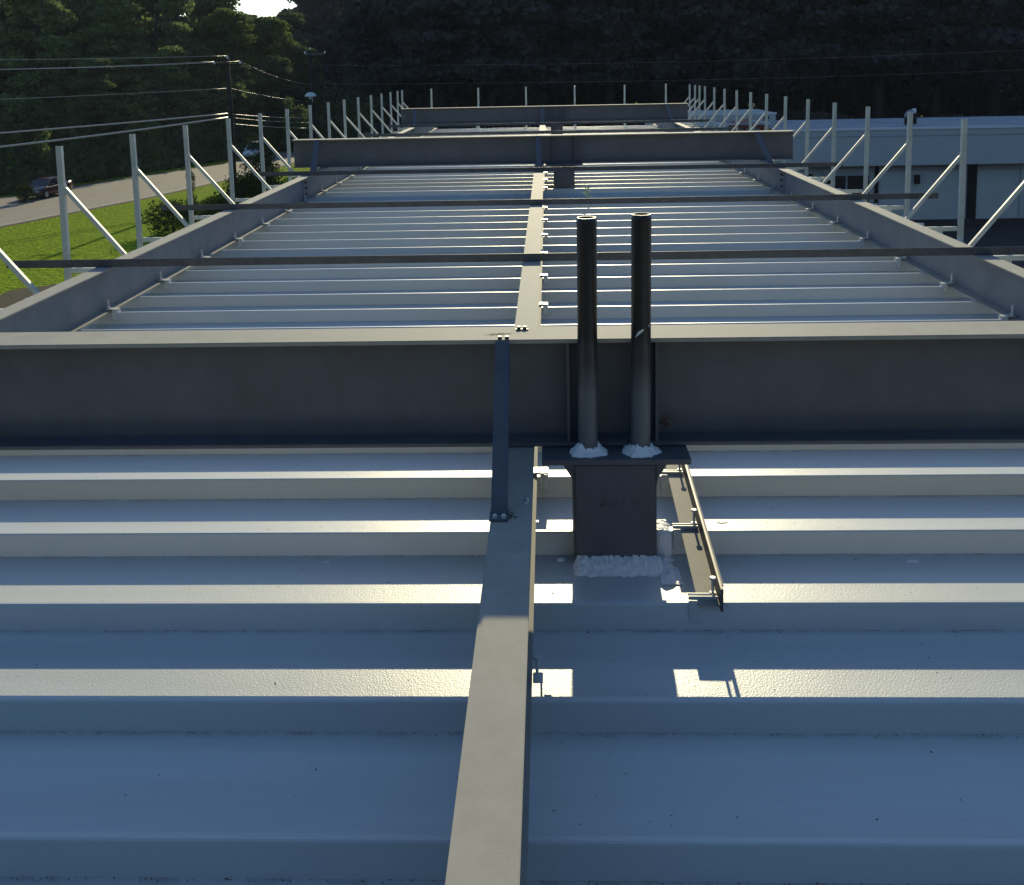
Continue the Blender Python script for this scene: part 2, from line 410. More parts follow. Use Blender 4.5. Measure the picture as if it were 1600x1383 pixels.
# ------------------------------------------------------------------ columns with cap plates
def column(yf, label, near=False):
    t = thing('canopy_column', (.17, yf, GZ), label, 'column', 'square columns under the cross beams')
    x0, x1, y0, y1 = .055, .286, yf-.08, yf+.15
    MB().box(x0, x1, y0, y1, GZ, .234).build('shaft', M['steel'], t, bevel=.006)
    MB().box(-.032, .379, y0-.014, y0+.245, .2345, .2505).build('cap_plate', M['steel'], t, bevel=.001)
    for s, xa in ((-1, x0), (1, x1)):
        mb = MB()
        vs = []
        for yy in (y0+.002, y0+.012):
            vs += [(xa, yy, .234), (xa+s*.028, yy, .234), (xa+s*.028, yy, .229), (xa+s*.004, yy, .190), (xa, yy, .170)]
        mb.add(vs, [(0, 1, 2, 3, 4), (9, 8, 7, 6, 5)] + [(i, (i+1) % 5, 5+(i+1) % 5, 5+i) for i in range(5)])
        mb.build('gusset', M['steel'], t)
    return t
col1 = column(2.81, 'square grey column stub with cap plate carrying the two black pipes')
column(11.42, 'square column under the middle cross beam')
column(20.03, 'square column under the farthest cross beam')
# faint scratched lettering on the near column
mb = MB(); yy = 2.7293
def stroke(pts, w_=.0014):
    for a, b in zip(pts[:-1], pts[1:]):
        A = Vector((a[0], yy, a[1])); B = Vector((b[0], yy, b[1])); d = (B-A).normalized(); nn = Vector((-d.z, 0, d.x))*w_/2
        mb.add([A-nn, B-nn, B+nn, A+nn], [(0, 1, 2, 3)])
lx, lz, s = .123, .110, .022
stroke([(lx+.020, lz+s), (lx+.008, lz+s*.55), (lx+.024, lz+s*.5), (lx+.004, lz), (lx+.022, lz+.001)])
stroke([(lx+.002, lz+.004), (lx+.024, lz+.007)])
stroke([(lx+.046, lz+s*.8), (lx+.036, lz+s*.7), (lx+.032, lz+s*.3), (lx+.040, lz), (lx+.049, lz+.006), (lx+.050, lz+s*.5), (lx+.043, lz+s*.45)])
stroke([(lx+.062, lz+s*.8), (lx+.075, lz+s*.9), (lx+.064, lz+s*.1), (lx+.078, lz)])
stroke([(lx+.090, lz+s*.9), (lx+.094, lz+s*.1), (lx+.100, lz+s*.6), (lx+.105, lz+s*.1), (lx+.112, lz+s*.85), (lx+.121, lz+s*.8)])
mb.build('scratched_mark', M['bolt'], col1)

# ------------------------------------------------------------------ the two pipes
def pipe(x0, x1, y, ztop, label, marks=False):
    t = thing('vent_pipe', (x0, y, .2505), label, 'pipe', 'black pipes standing on the cap plate')
    r, ri = .0275, .0235; n = 40
    prof = [(r, .2505), (r, ztop-.014), (r*1.04, ztop-.0135), (r*1.04, ztop-.010), (r, ztop-.0095), (r, ztop-.001), (r-.001, ztop), (ri, ztop), (ri, ztop-.25)]
    mb = MB(); vs = []
    for (rr, z) in prof:
        xx = x0 + (x1-x0)*(z-.25)/(ztop-.25)
        for k in range(n):
            a = 2*math.pi*k/n; vs.append((xx+rr*math.cos(a), y+rr*math.sin(a), z))
    fs = [(i*n+k, i*n+(k+1) % n, (i+1)*n+(k+1) % n, (i+1)*n+k) for i in range(len(prof)-1) for k in range(n)]
    mb.add(vs, fs); o = mb.build('pipe_wall', M['pipe'], t, smooth=True)
    # sealant collar
    mb = MB(); N, K = 72, 9; rn = random.Random(int(x0*1000)); vs = []
    ph = [rn.uniform(0, 6.28) for _ in range(6)]
    for i in range(K):
        u = i/(K-1)
        for k in range(N):
            a = 2*math.pi*k/N
            lob = 1 + .07*math.sin(3*a+ph[0]) + .05*math.sin(7*a+ph[1]) + .03*math.sin(13*a+ph[2])
            R1 = .055*lob; 
            rr = r*.98 + (R1-r)*u
            hh = .020*(1 + .22*math.sin(2*a+ph[3]) + .10*math.sin(9*a+ph[4]) + .08*math.sin(17*a+ph[5]))
            nz = mnoise.noise(Vector((math.cos(a)*rr*70, math.sin(a)*rr*70, ph[0])))
            z = .2505 + hh*(1-u*u)*(.75+.25*math.cos(u*5)) + .006*nz*(1-u*.6) + (.004 if i < K-1 else -.001)
            if math.sin(a) < 0: pass
            vs.append((x0+rr*math.cos(a), y+rr*.80*math.sin(a) - .002, z))
    fs = [(i*N+k, i*N+(k+1) % N, (i+1)*N+(k+1) % N, (i+1)*N+k) for i in range(K-1) for k in range(N)]
    mb.add(vs, fs); mb.build('sealant_collar', M['seal'], t, smooth=True)
    if marks:
        mb = MB()
        for pts in ([(-.018, .585), (-.010, .603), (.004, .612), (.006, .607), (-.006, .597)], [(.018, .622), (.026, .645), (.0272, .632), (.022, .612)]):
            vs = [(x0+(x1-x0)*.5+px, y-math.sqrt(max(0, r*r-px*px))-.0012, pz) for px, pz in pts]
            mb.add(vs, [tuple(range(len(vs)))])
        mb.build('paint_smear', M['trimw'], t)
    return t
pipe(.098, .101, 2.775, .919, 'left black steel pipe on the cap plate with blue white sealant at its foot')
pipe(.2455, .250, 2.775, .926, 'right black steel pipe on the cap plate, with a pale paint smear halfway up', True)

# ------------------------------------------------------------------ sealant around the column foot (rests on the deck)
def heightpatch(name, m, f, nx, ny, label, cat, loc):
    mb = MB(); vs = [f(i/(nx-1), j/(ny-1)) for j in range(ny) for i in range(nx)]
    mb.add(vs, [(j*nx+i, j*nx+i+1, (j+1)*nx+i+1, (j+1)*nx+i) for j in range(ny-1) for i in range(nx-1)])
    o = mb.build(name, m, None, smooth=True, loc=loc); tag(o, label, cat); return o
def fill(u, v):
    x = .047 + .262*u
    n1 = mnoise.noise(Vector((x*55, 3, 0))); n2 = mnoise.noise(Vector((x*130, v*3, 5))); n3 = mnoise.noise(Vector((x*40, v*4, 9)))
    ztop = -.036 + .008*n1 + .007*n2
    yend = 2.662 + .012*n1 + .007*n2
    y = 2.7285 + (yend-2.7285)*v
    z = ztop + (-.0652-ztop)*(1-(1-v)**1.6) + .003*n3*math.sin(math.pi*v) + (.006+.0022*mnoise.noise(Vector((x*60, v*3, 2)))+.0012*mnoise.noise(Vector((x*300, v*2, 2))))*math.sin(math.pi*v)
    ef = min(1, u*14, (1-u)*14); ef = ef*ef*(3-2*ef)
    z = -.0652 + (z+.0652)*ef; y = y + (1-ef)*.006
    return (x, y, z)
heightpatch('sealant_fillet', M['seal'], fill, 110, 26, 'smeared white sealant fillet along the foot of the grey column stub', 'sealant', (.17, 2.7, -.07))
def side(u, v):
    # follows the pan then up the rib face, right of the column
    y = 2.615 + .25*v
    n1 = mnoise.noise(Vector((y*60, 1, 2))); n2 = mnoise.noise(Vector((y*30, 7, u*3)))
    x = .2865 + (.050 + .016*n1 + (.008 if y < 2.7 else -.006))*u
    if y < 2.789: z = -.064
    elif y < 2.796: z = -.064 + (y-2.789)/.007*.064
    else: z = 0.
    e = math.sin(math.pi*min(1, max(0, v*1.03)))
    edge = min(1, (1-u)*2.2)*min(1, v*6)*min(1, .25+u*3)
    z += edge*(.006 + .003*n2 + .0018*mnoise.noise(Vector((x*110, y*110, 3)))) + .0025*n1*edge + (.002 if u < .98 else -.001)
    yy = y - (.006*edge if 2.78 < y < 2.80 else 0)
    return (x, yy, z)
heightpatch('sealant_smear', M['seal'], side, 26, 80, 'thick white sealant smear running up a deck rib right of the column stub', 'sealant', (.30, 2.7, -.07))
# small dollop left of the column
def blobmesh(c, r, seed, squash=.5, n=14):
    mb = MB(); vs = []; 
    for i in range(n+1):
        th = math.pi*i/n
        for k in range(2*n):
            ph = math.pi*k/n; d = Vector((math.sin(th)*math.cos(ph), math.sin(th)*math.sin(ph), math.cos(th)))
            rr = r*(1+.35*mnoise.noise(d*2.3+Vector((seed, 0, 0))))
            vs.append((c[0]+d.x*rr*1.3, c[1]+d.y*rr, c[2]+d.z*rr*squash))
    N = 2*n
    mb.add(vs, [(i*N+k, i*N+(k+1) % N, (i+1)*N+(k+1) % N, (i+1)*N+k) for i in range(n) for k in range(N)])
    return mb
for (x, y, r, lab) in ((.018, 2.755, .010, 'small dollop of white sealant left of the column stub'),
                       (.325, 2.905, .011, 'crumb of white sealant behind the rib right of the column stub')):
    tag(blobmesh((x, y, -.060), r, x*50, .5).build('sealant_dollop', M['seal'], None, smooth=True, loc=(x, y, -.07)), lab, 'sealant')
def decal(name, pts, z, m, label, cat, thick=.0015):
    mb = MB(); n = len(pts)
    vs = [(x, y, z+.0005) for x, y in pts] + [(x, y, z+thick) for x, y in pts]
    mb.add(vs, [tuple(range(n))[::-1], tuple(range(n, 2*n))] + [(i, (i+1) % n, n+(i+1) % n, n+i) for i in range(n)])
    return tag(mb.build(name, m, None, loc=(pts[0][0], pts[0][1], z)), label, cat)
def irr(cx, cy, r, seed, sx=1.5, n=9):
    rn = random.Random(seed); return [(cx+sx*r*rn.uniform(.6, 1.1)*math.cos(6.283*i/n), cy+r*rn.uniform(.5, 1.1)*math.sin(6.283*i/n)) for i in range(n)]
decal('paint_drip', irr(1.0, 2.745, .011, 3, 1.9), -.064, M['seal'], 'pale dried paint drip on the pan at the right of the photo', 'paint drip')
decal('paint_drip', irr(-.655, 2.752, .008, 5, 1.2), -.064, M['seal'], 'pale dried paint drip on the pan at the left, two pans before the near beam', 'paint drip')
decal('paint_drip', irr(.515, 3.0, .011, 8, 1.9), -.064, M['trimw'], 'pale dried paint drip on the sunlit strip just right of the short angle iron', 'paint drip')
for i, (x, y, lab) in enumerate(((.0255, 2.905, 'curled dead leaf on the sunlit pan left of the column, the larger one'), (.005, 2.90, 'curled dead leaf on the sunlit pan beside the middle purlin'))):
    mb = MB(); rn = random.Random(i+20); n = 10; vs = []
    for j in range(n+1):
        u = j/n
        for s_ in (-1, 0, 1):
            vs.append((x-.012+.024*u, y + s_*.007*math.sin(math.pi*u) , -.062 + .006*abs(s_)*math.sin(math.pi*u) + .004*math.sin(5*u)+.002))
    mb.add(vs, [(j*3+k, j*3+k+1, j*3+k+4, j*3+k+3) for j in range(n) for k in range(2)])
    tag(mb.build('dead_leaf', M['leafdead'], None, loc=(x, y, -.07)), lab, 'leaf')
# squiggle of dried sealant on the middle purlin
mb = MB(); mb.tube([(-.083, 2.452, PT+.002), (-.075, 2.458, PT+.005), (-.068, 2.455, PT+.004), (-.064, 2.445, PT+.003), (-.066, 2.437, PT+.003), (-.071, 2.430, PT+.002), (-.069, 2.426, PT+.002)], [.001, .0022, .0024, .0016, .0012, .001, .0012], 8)
tag(mb.build('sealant_curl', M['seal'], None, smooth=True, loc=(-.07, 2.44, PT)), 'pale curl of dried sealant on the shaded top of the middle purlin', 'sealant')
# crumbs and grit on the pans: nobody could count them
mb = MB(); rn = random.Random(77)
for k in range(-1, 6):
    y0 = ribY(k)
    for _ in range(420):
        x = rn.uniform(-1.7, 1.55); e = rn.random()
        y = y0 - .008 - abs(rn.gauss(0, .006)) if e < .82 else y0 - rn.uniform(.02, .34)
        if -.16 < x < -.045 or (.04 < x < .31 and 2.6 < y < 3.0): continue
        r = rn.uniform(.0004, .0014) if e < .97 else rn.uniform(.0012, .0022); a = rn.uniform(0, 3.14); st = rn.uniform(1, 2.4)
        vs = []
        for i in range(5):
            b = 6.283*i/5; px = r*st*math.cos(b); py = r*math.sin(b)
            vs.append((x+px*math.cos(a)-py*math.sin(a), y+px*math.sin(a)+py*math.cos(a), -.0632))
        mb.add(vs, [tuple(range(5))])
tag(mb.build('grit', mat('dark_grit', (.035, .03, .026), .9, .1), None), 'dark crumbs and grit scattered along the deck pans', 'grit', kind='stuff')

# ------------------------------------------------------------------ short angle iron right of the column
t = thing('angle_rail', (.40, 2.385, 0), 'short angle iron with clips lying along the deck right of the column stub', 'angle iron')
MB().box(.352, .404, 2.385, 3.6, .0015, .0065).build('flat_leg', M['sunlit_steel'], t, bevel=.0008)  # one angle iron: sunlit leg and lip painted lighter than its shaded leg
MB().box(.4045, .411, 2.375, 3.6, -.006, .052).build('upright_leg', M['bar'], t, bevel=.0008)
MB().box(.4105, .4145, 2.395, 3.6, .0495, .0535).build('top_lip', M['sunlit_steel'], t, bevel=.0006)
for i, y in enumerate((2.425, 2.82, 3.215)):
    c = MB().box(.330, .402, y-.016, y-.012, .0068, .016).box(.330, .402, y+.004, y+.008, .0068, .013).box(.330, .356, y-.03, y-.026, -.05, .010).build('rail_clip', M['galv'], t, bevel=.0006)
    MB().tube([(.392, y+.004, .0068), (.392, y+.004, .052)], .0036, 8).tube([(.392, y+.004, .052), (.392, y+.004, .057)], [.0085, .0075], 12).tube([(.392, y+.004, .007), (.392, y+.004, .018)], .0085, 6).build('clip_bolt', M['galv'], c)
t.rotation_euler = (0, 0, R(-1.3))
# clip plate and bolt beside the middle purlin, near field
t = thing('loose_clip', (-.035, 2.075, -.02), 'dark bolted deck clip on the rib beside the middle purlin, in the shade', 'clip')
MB().box(-.052, -.030, 2.05, 2.085, .014, .018).box(-.036, -.032, 2.04, 2.09, -.05, .014).box(-.028, -.012, 2.03, 2.034, -.06, -.001).build('clip_plate', M['galv'], t, bevel=.0006)
MB().tube([(-.043, 2.085, .01), (-.043, 2.085, .055)], .0035, 8).tube([(-.043, 2.085, .05), (-.043, 2.085, .056)], .0085, 8).build('bolt', M['galv'], t)
# pale sprig
mb = MB(); rn = random.Random(3); bx, by = .40, 9.75
pts = [(bx, by, 0), (bx-.02, by, .05), (bx-.045, by, .10), (bx-.05, by, .19)]
mb.tube(pts, .006, 6)
for k in range(9):
    u = (k+1)/10; p = Vector(pts[0]).lerp(Vector(pts[-1]), u); s_ = 1 if k % 2 else -1
    q = p + Vector((s_*rn.uniform(.03, .07), rn.uniform(-.02, .02), rn.uniform(-.01, .04)))
    mb.tube([p, (p+q)/2+Vector((0, 0, .01)), q], [.003, .008, .002], 5)
tag(mb.build('sprig', M['sprig'], None, loc=(bx, by, 0)), 'small pale green sprig standing on the deck right of the second column', 'sprig')

# ------------------------------------------------------------------ thin transverse bars on the purlins
first = None
blabs = ['nearest thin dark bar across the deck, just beyond the tops of the two pipes', 'second thin dark bar across the deck, halfway to the middle cross beam',
         'third thin dark bar across the deck, just in front of the middle cross beam', 'thin dark bar hidden low behind the middle cross beam',
         'thin dark bar seen just over the top of the middle cross beam', 'thin dark bar just in front of the farthest cross beam']
for y, lab in zip((5.66, 8.02, 10.6, 14.26, 16.72, 19.22), blabs):
    if first is None:
        t = thing('cross_bar', (0, 0, PT), lab, 'steel bar', 'thin dark bars laid across the purlins')
        MB().box(-3.10, 3.02, -.022, -.018, PT+.001, PT+.046).build('upright_leg', M['bar'], t, bevel=.0008)
        MB().box(-3.10, 3.02, -.0178, .022, PT+.001, PT+.005).build('flat_leg', M['bar'], t, bevel=.0008)
        for xb in (-2.535, -.104, 2.383):
            MB().tube([(xb-.02, .004, PT+.005), (xb-.02, .004, PT+.016)], .009, 6).build('bar_bolt', M['bolt'], t)
        first = t; t.location = (0, y, PT)
    else:
        t = copytree(first, (0, y, PT), None, lab)

# ------------------------------------------------------------------ fascia posts with braces
def postproto(s, label, longleg=True):
    t = thing('fascia_post', (0, 0, 0), label, 'post', 'pale steel fascia posts with slanting braces round the canopy edge')
    # channel-shaped upright, open side towards the deck
    sec = [(-.018, -.017), (.018, -.017), (.018, .017), (.0145, .017), (.0145, -.0135), (-.0145, -.0135), (-.0145, .017), (-.018, .017)]
    MB().prism(sec, (0, 0, -.14), (0, 0, .88), up=(0, 1, 0)).build('upright', M['post'], t, bevel=.0008)
    MB().prism([(-.013, -.013), (.013, -.013), (.013, .013), (-.013, .013)], (-s*.02, 0, .60), (-s*.50, 0, .02), up=(0, 1, 0)).build('brace', M['post'], t, bevel=.0008)
    MB().box(min(-s*.028, -s*.62), max(-s*.028, -s*.62), -.015, .015, .038, .070).build('outrigger', M['post'], t, bevel=.0008)
    MB().box(-s*.021-.003, -s*.021+.003, -.022, .022, .565, .625).build('brace_plate', M['post'], t)
    return t
LX, RX = -3.2, 3.1
LY = [5.40, 6.58, 7.77, 8.96, 10.16, 11.32, 12.50, 13.70, 14.88, 16.10, 17.28, 18.5, 19.72, 20.88, 21.8, 22.55]
RY = [6.56, 7.743, 8.924, 10.095, 11.236, 12.389, 13.55, 14.691, 15.817, 16.958, 18.113, 19.289, 20.4, 21.15, 21.8, 22.55]
lp = postproto(-1, '')
rp = postproto(1, '')
for i, y in enumerate(LY):
    lab = 'pale steel post with slanting brace on the left canopy edge, %s from the near end' % ORD[i]
    if i == 4: lab = 'pale steel post on the left canopy edge, right in front of the wooden utility pole'
    if i == 0: lp.location = (LX, y, 0); lp['label'] = 'pale steel post at the left edge of which only the foot of the brace shows'
    else: copytree(lp, (LX, y, 0), None, lab)
for i, y in enumerate(RY):
    lab = 'pale steel post with slanting brace on the right canopy edge, %s from the near end' % ORD[i]
    if i == 1: lab = 'largest pale steel post on the right edge, in front of the dark store downpipe'
    if i == 0: rp.location = (RX, y, 0); rp['label'] = 'pale steel post at the right edge of which only the slanting brace shows'
    else: copytree(rp, (RX, y, 0), None, lab)
fp = thing('end_post', (0, 0, 0), '', 'post', 'slim posts along the far end of the canopy')
MB().prism([(-.018, -.018), (.018, -.018), (.018, .018), (-.018, .018)], (0, 0, -.14), (0, 0, .89), up=(0, 1, 0)).build('upright', M['post'], fp, bevel=.0008)
MB().prism([(-.017, -.017), (.017, -.017), (.017, .017), (-.017, .017)], (0, -.03, .50), (0, -.45, .02), up=(0, 0, 1)).build('brace', M['post'], fp, bevel=.0008)
FX = [-2.60, -1.55, -.48, .60, 1.70, 2.62]
for i, x in enumerate(FX):
    lab = '%s slim post from the left along the far end of the canopy' % ORD[i]
    if i == 0: fp.location = (x, 22.9, 0); fp['label'] = lab
    else: copytree(fp, (x, 22.9, 0), None, lab)

rn = random.Random(31)
for o in list(C.objects):
    if o.type == 'EMPTY' and o.name.split('.')[0] in ('fascia_post', 'end_post'):
        o.rotation_euler = (R(rn.uniform(-.7, .7)), R(rn.uniform(-.6, .6)), R(rn.uniform(-2, 2)))
        o.location.y += rn.uniform(-.012, .012)
# ------------------------------------------------------------------ ground, road, car park
def sheet(name, pts, z, m):
    mb = MB(); mb.add([(x, y, z) for x, y in pts], [tuple(range(len(pts)))])
    o = mb.build(name, m, None, loc=(0, 0, z)); o['kind'] = 'structure'; return o
sheet('ground', [(-250, -120), (250, -120), (250, 300), (-250, 300)], GZ, M['grass'])
near = [(-58, 24), (-41, 47), (-34.3, 61.8), (-31.9, 70.2), (-30.2, 76.2), (-27.9, 88.2), (-26.3, 100.9), (-25.6, 125), (-26, 160)]
far = [(-68, 24), (-50.5, 52), (-42.4, 75.6), (-40.1, 83.2), (-37.3, 91.8), (-33.2, 102.6), (-31.6, 115), (-32, 160)]
sheet('verge', [(x+.5, y) for x, y in near] + [(x-.7, y) for x, y in far[::-1]], GZ+.004, M['verge'])
sheet('road', near + far[::-1], GZ+.008, M['asphalt'])
def line(a, b, w_, f0, z, m, name):
    n = 24; c = []
    import bisect
    def at(P_, t):
        k = t*(len(P_)-1); i = min(int(k), len(P_)-2); f = k-i
        return (P_[i][0]*(1-f)+P_[i+1][0]*f, P_[i][1]*(1-f)+P_[i+1][1]*f)
    N_ = [at(near, i/n) for i in range(n+1)]
    # nearest point of the far edge at same y offset along the crossing direction
    F_ = [at(far, i/n) for i in range(n+1)]
    L_ = []; Q_ = []
    for p, q in zip(N_, F_):
        d = Vector((q[0]-p[0], q[1]-p[1])); l = d.length; d.normalize()
        L_.append((p[0]+d.x*l*f0, p[1]+d.y*l*f0)); Q_.append((p[0]+d.x*(l*f0+w_), p[1]+d.y*(l*f0+w_)))
    sheet(name, L_+Q_[::-1], z, m)
sheet('shaded_soil_strip', [(-9.02, -60), (-9.02, 47), (-18.5, 47), (-23.6, 43), (-21, 20), (-21, -60)], GZ+.004, M['verge'])  # real soil strip, with the canopy shade put into its dark colour
line(near, far, .14, .48, GZ+.012, M['yellow'], 'road_centre_line')
line(near, far, .12, .04, GZ+.012, M['wpaint'], 'road_edge_line')
sheet('car_park', [(-9, -60), (160, -60), (160, 92), (-9, 92)], GZ+.004, M['lot'])

# ------------------------------------------------------------------ store on the right
def store():
    t = thing('store_building', (13, 57, GZ), 'long low shaded store with deep pale fascia and blank wall panels at the right', 'building')
    x0, x1, y0, y1 = 12.9, 95, 57.0, 66.0; zt = -2.33; zf = -4.40
    MB().box(x0, x1, y0, y1, GZ, zf).build('wall', M['storewall'], t)
    MB().box(x0-.3, x1, y0-.9, y1, zf+.003, zt-.12).build('fascia', M['fascia'], t, bevel=.02)
    MB().box(x0-.36, x1, y0-.96, y0-.75, zt-.117, zt).build('parapet_cap', M['trimw'], t)
    MB().box(x0-.34, x1, y0-.93, y0-.905, zt-.48, zt-.42).build('fascia_trim', M['roofgrey'], t)
    mb = MB(); mb.add([(x0-.3, y0-.74, zt-.115), (x1, y0-.74, zt-.115), (x1, y1, zt-.05), (x0-.3, y1, zt-.05)], [(0, 1, 2, 3)])
    mb.build('roof', M['roofgrey'], t)
    for (a, b, z0, z1) in ((13.3, 14.6, GZ+.3, -4.85), (15.2, 17.7, GZ+.3, -5.0)):
        w_ = MB().box(a, b, y0-.06, y0-.01, z0, z1).build('window', M['glassd'], t)
        MB().box(a-.08, b+.08, y0-.12, y0-.005, z1+.002, z1+.42).build('window_header', M['roofgrey'], w_)
        MB().box((a+b)/2-.04, (a+b)/2+.04, y0-.09, y0-.065, z0, z1).build('mullion', M['roofgrey'], w_)
    MB().box(23.05, 23.55, y0-.10, y0-.003, GZ, zf-.002).build('dark_recess', M['void'], t)
    MB().box(26.0-.06, 26.0+.06, y0-.10, y0-.003, GZ+.2, zf-.002).build('panel_joint', M['fascia'], t)
    MB().box(18.0, 18.2, y0-.10, y0-.003, GZ, zf-.002).build('dark_recess', M['void'], t)
    MB().box(20.15, 20.4, y0-.28, y0-.004, -5.5, -5.0).build('wall_lamp', M['void'], t)
    MB().box(x0, x1, y0-.07, y0-.004, zf-.40, zf-.003).build('soffit_board', M['roofgrey'], t)
    MB().box(x0, x1, y0-.12, y0-.002, GZ, GZ+.35).build('kerb_base', M['lot'], t)
    return t
store()
t = thing('roof_vent', (20.5, 59.5, -2.2), 'small grey elbow vent on the store roof', 'roof vent')
MB().tube([(20.5, 59.5, -2.4), (20.5, 59.5, -1.8), (20.62, 59.4, -1.66), (20.8, 59.3, -1.62)], .11, 12).build('duct', M['roofgrey'], t)
MB().tube([(20.78, 59.3, -1.62), (20.95, 59.28, -1.61)], .15, 12).build('hood', M['trimw'], t)
MB().box(20.4, 20.95, 59.1, 59.6, -2.35, -1.95).build('base', M['void'], t)
# pale box building
t = thing('box_building', (11, 61, GZ), 'pale windowless box building behind the posts, with a dark round vent near its corner', 'building')
MB().box(6.2, 13.42, 61, 66, GZ, -1.64).build('wall', M['storewall'], t, bevel=.03)
MB().box(6.15, 13.47, 60.97, 61.0, -1.72, -1.62).build('roof_trim', M['trimw'], t)
MB().tube([(12.85, 60.93, -1.92), (12.85, 60.998, -1.92)], .17, 14).build('vent', M['void'], t)
t = thing('beacon_lamp', (12.2, 62, -1.62), 'small yellowish lamp on a stub post on top of the pale box building', 'lamp')
MB().tube([(12.2, 62, -1.66), (12.2, 62, -1.32)], .07, 10).build('stub_post', M['post'], t)
MB().box(12.02, 12.38, 61.85, 62.15, -1.32, -1.10).build('lamp_head', M['tan'], t, bevel=.03)
# red and tan kiosk in front of the box building
t = thing('kiosk', (10.6, 58.6, GZ), 'small red and tan kiosk with white sloping roof trim behind the right posts', 'kiosk')
z1 = -1.95
MB().box(10.3, 12.3, 58.6, 60.0, GZ, z1-.35).build('back_wall', M['storewall'], t)
MB().box(10.32, 10.8, 58.50, 58.59, GZ, z1-.4).build('doorway', M['void'], t)
for xa in (10.2, 11.05, 12.0): MB().box(xa, xa+.16, 58.42, 58.58, GZ, z1-.3).build('post', M['redp'], t)
MB().box(10.2, 12.3, 58.40, 58.62, z1-.40, z1-.24).build('red_board', M['redp'], t)
MB().box(12.2, 12.62, 58.44, 58.6, GZ, z1-.42).build('tan_panel', M['tan'], t)
mb = MB(); mb.add([(9.1, 58.3, z1-.02), (10.5, 58.3, z1-.22), (12.55, 58.3, z1-.16), (11.5, 58.3, z1), (9.1, 60.2, z1+.05), (10.5, 60.2, z1-.15), (12.55, 60.2, z1-.1), (11.5, 60.2, z1+.05)],
       [(0, 1, 5, 4), (1, 3, 7, 5), (3, 2, 6, 7)]); mb.build('roof', M['redp'], t)
MB().beam((9.1, 58.27, z1), (10.5, 58.27, z1-.19), .05, .09).beam((11.5, 58.27, z1+.03), (12.55, 58.27, z1-.14), .05, .09).build('white_trim', M['trimw'], t)
# grey awning strip at far left of these
t = thing('awning', (8.6, 57, -2.6), 'low grey metal awning behind the far right corner of the canopy', 'awning')
MB().box(6.2, 9.9, 56.6, 59, -2.75, -2.05).build('roof', M['fascia'], t, bevel=.03)
for xa in (6.4, 9.7): MB().tube([(xa, 56.9, GZ), (xa, 56.9, -2.76)], .06, 8).build('leg', M['post'], t)

# ------------------------------------------------------------------ utility poles and cables
def upole(x, y, ztop, label, arms, lamp=None):
    t = thing('utility_pole', (x, y, GZ), label, 'utility pole')
    MB().tube([(x, y, GZ), (x+.03, y, -2), (x, y, ztop)], [.20, .17, .13], 12).build('shaft', M['wood'], t, smooth=True)
    for z, a, b in arms:
        ar = MB().box(x+a, x+b, y-.22, y-.14, z-.06, z+.06).build('crossarm', M['wood'] if not lamp else M['bar'], t)
        for xx in (x+a+.08, x+b-.08):
            MB().tube([(xx, y-.18, z+.06), (xx, y-.18, z+.14), (xx, y-.18, z+.26)], [.06, .10, .05], 8).build('insulator', M['insul'], ar)
    MB().tube([(x, y, ztop), (x, y, ztop+.22)], [.07, .05], 8).build('top_insulator', M['insul'], t)
    return t
pa = upole(-24.95, 80, 2.45, 'wooden utility pole by the road with white insulators, behind the left posts', [(1.98, -1.1, 1.1)])
pbx, pby = -21.9, 95.0
pb = upole(pbx, pby, 3.3, 'tall utility pole with grey crossarm near the dark wood edge', [(2.9, -.5, 1.5)], True)
t = thing('street_lamp', (pbx, pby, -1.2), 'pale domed street lamp head on a bracket in front of the dark trees', 'street lamp')
MB().tube([(pbx+.1, pby-.2, -1.5), (pbx+.1, pby-.5, -.95), (pbx+.1, pby-.9, -.85)], .06, 8).build('bracket', M['roofgrey'], t)
mb = MB(); vs = []
for i in range(7):
    th = math.pi/2*i/6
    for k in range(16):
        a = math.pi*k/8; vs.append((pbx+.1+.55*math.sin(th)*math.cos(a)+.02, pby-1.0+.35*math.sin(th)*math.sin(a), -.95+.38*math.cos(th)))
mb.add(vs, [(i*16+k, i*16+(k+1) % 16, (i+1)*16+(k+1) % 16, (i+1)*16+k) for i in range(6) for k in range(16)])
mb.build('dome', M['lens'], t, smooth=True)
MB().tube([(pbx+.1, pby-1.0, -1.2), (pbx+.1, pby-1.0, -.92)], [.16, .22], 10).build('bulb_housing', M['roofgrey'], t)
def wire(a, b, sag, r, label, n=28):
    a = Vector(a); b = Vector(b); pts = []
    for i in range(n+1):
        u = i/n; p = a.lerp(b, u); p.z -= 4*sag*u*(1-u); pts.append(p)
    o = MB().tube(pts, r, 6).build('overhead_cable', M['wire'], None, smooth=True, loc=tuple(a))
    return tag(o, label, 'cable', 'overhead cables along the road')
A = lambda dx, z: (-24.95+dx, 79.8, z)
Bk = lambda dx, z: (-48+dx, 41, z)
wire(A(0, 2.68), Bk(0, 2.72), .25, .013, 'topmost thin overhead cable crossing the left trees')
wire(A(-1.02, 2.24), Bk(-1, 2.3), .42, .018, 'thin overhead cable just under the topmost one, from the crossarm tip left')
wire(A(1.02, 2.24), Bk(1, 2.3), .44, .014, 'faint overhead cable from the right crossarm tip going left')
wire(A(-.2, .15), Bk(-.2, .2), .2, .013, 'faint lone overhead cable halfway down the utility pole')
wire(A(-.2, -1.82), Bk(-.2, -2.0), .25, .05, 'upper of the two thick bright cables sloping across the left')
wire(A(-.2, -2.12), Bk(-.2, -3.2), .45, .062, 'lower of the two thick bright cables sloping across the left')
B2 = lambda z: (pbx, pby-.2, z)
wire(A(1.02, 2.24), B2(.1), .3, .010, 'thin cable dropping right from the crossarm of the wooden pole')
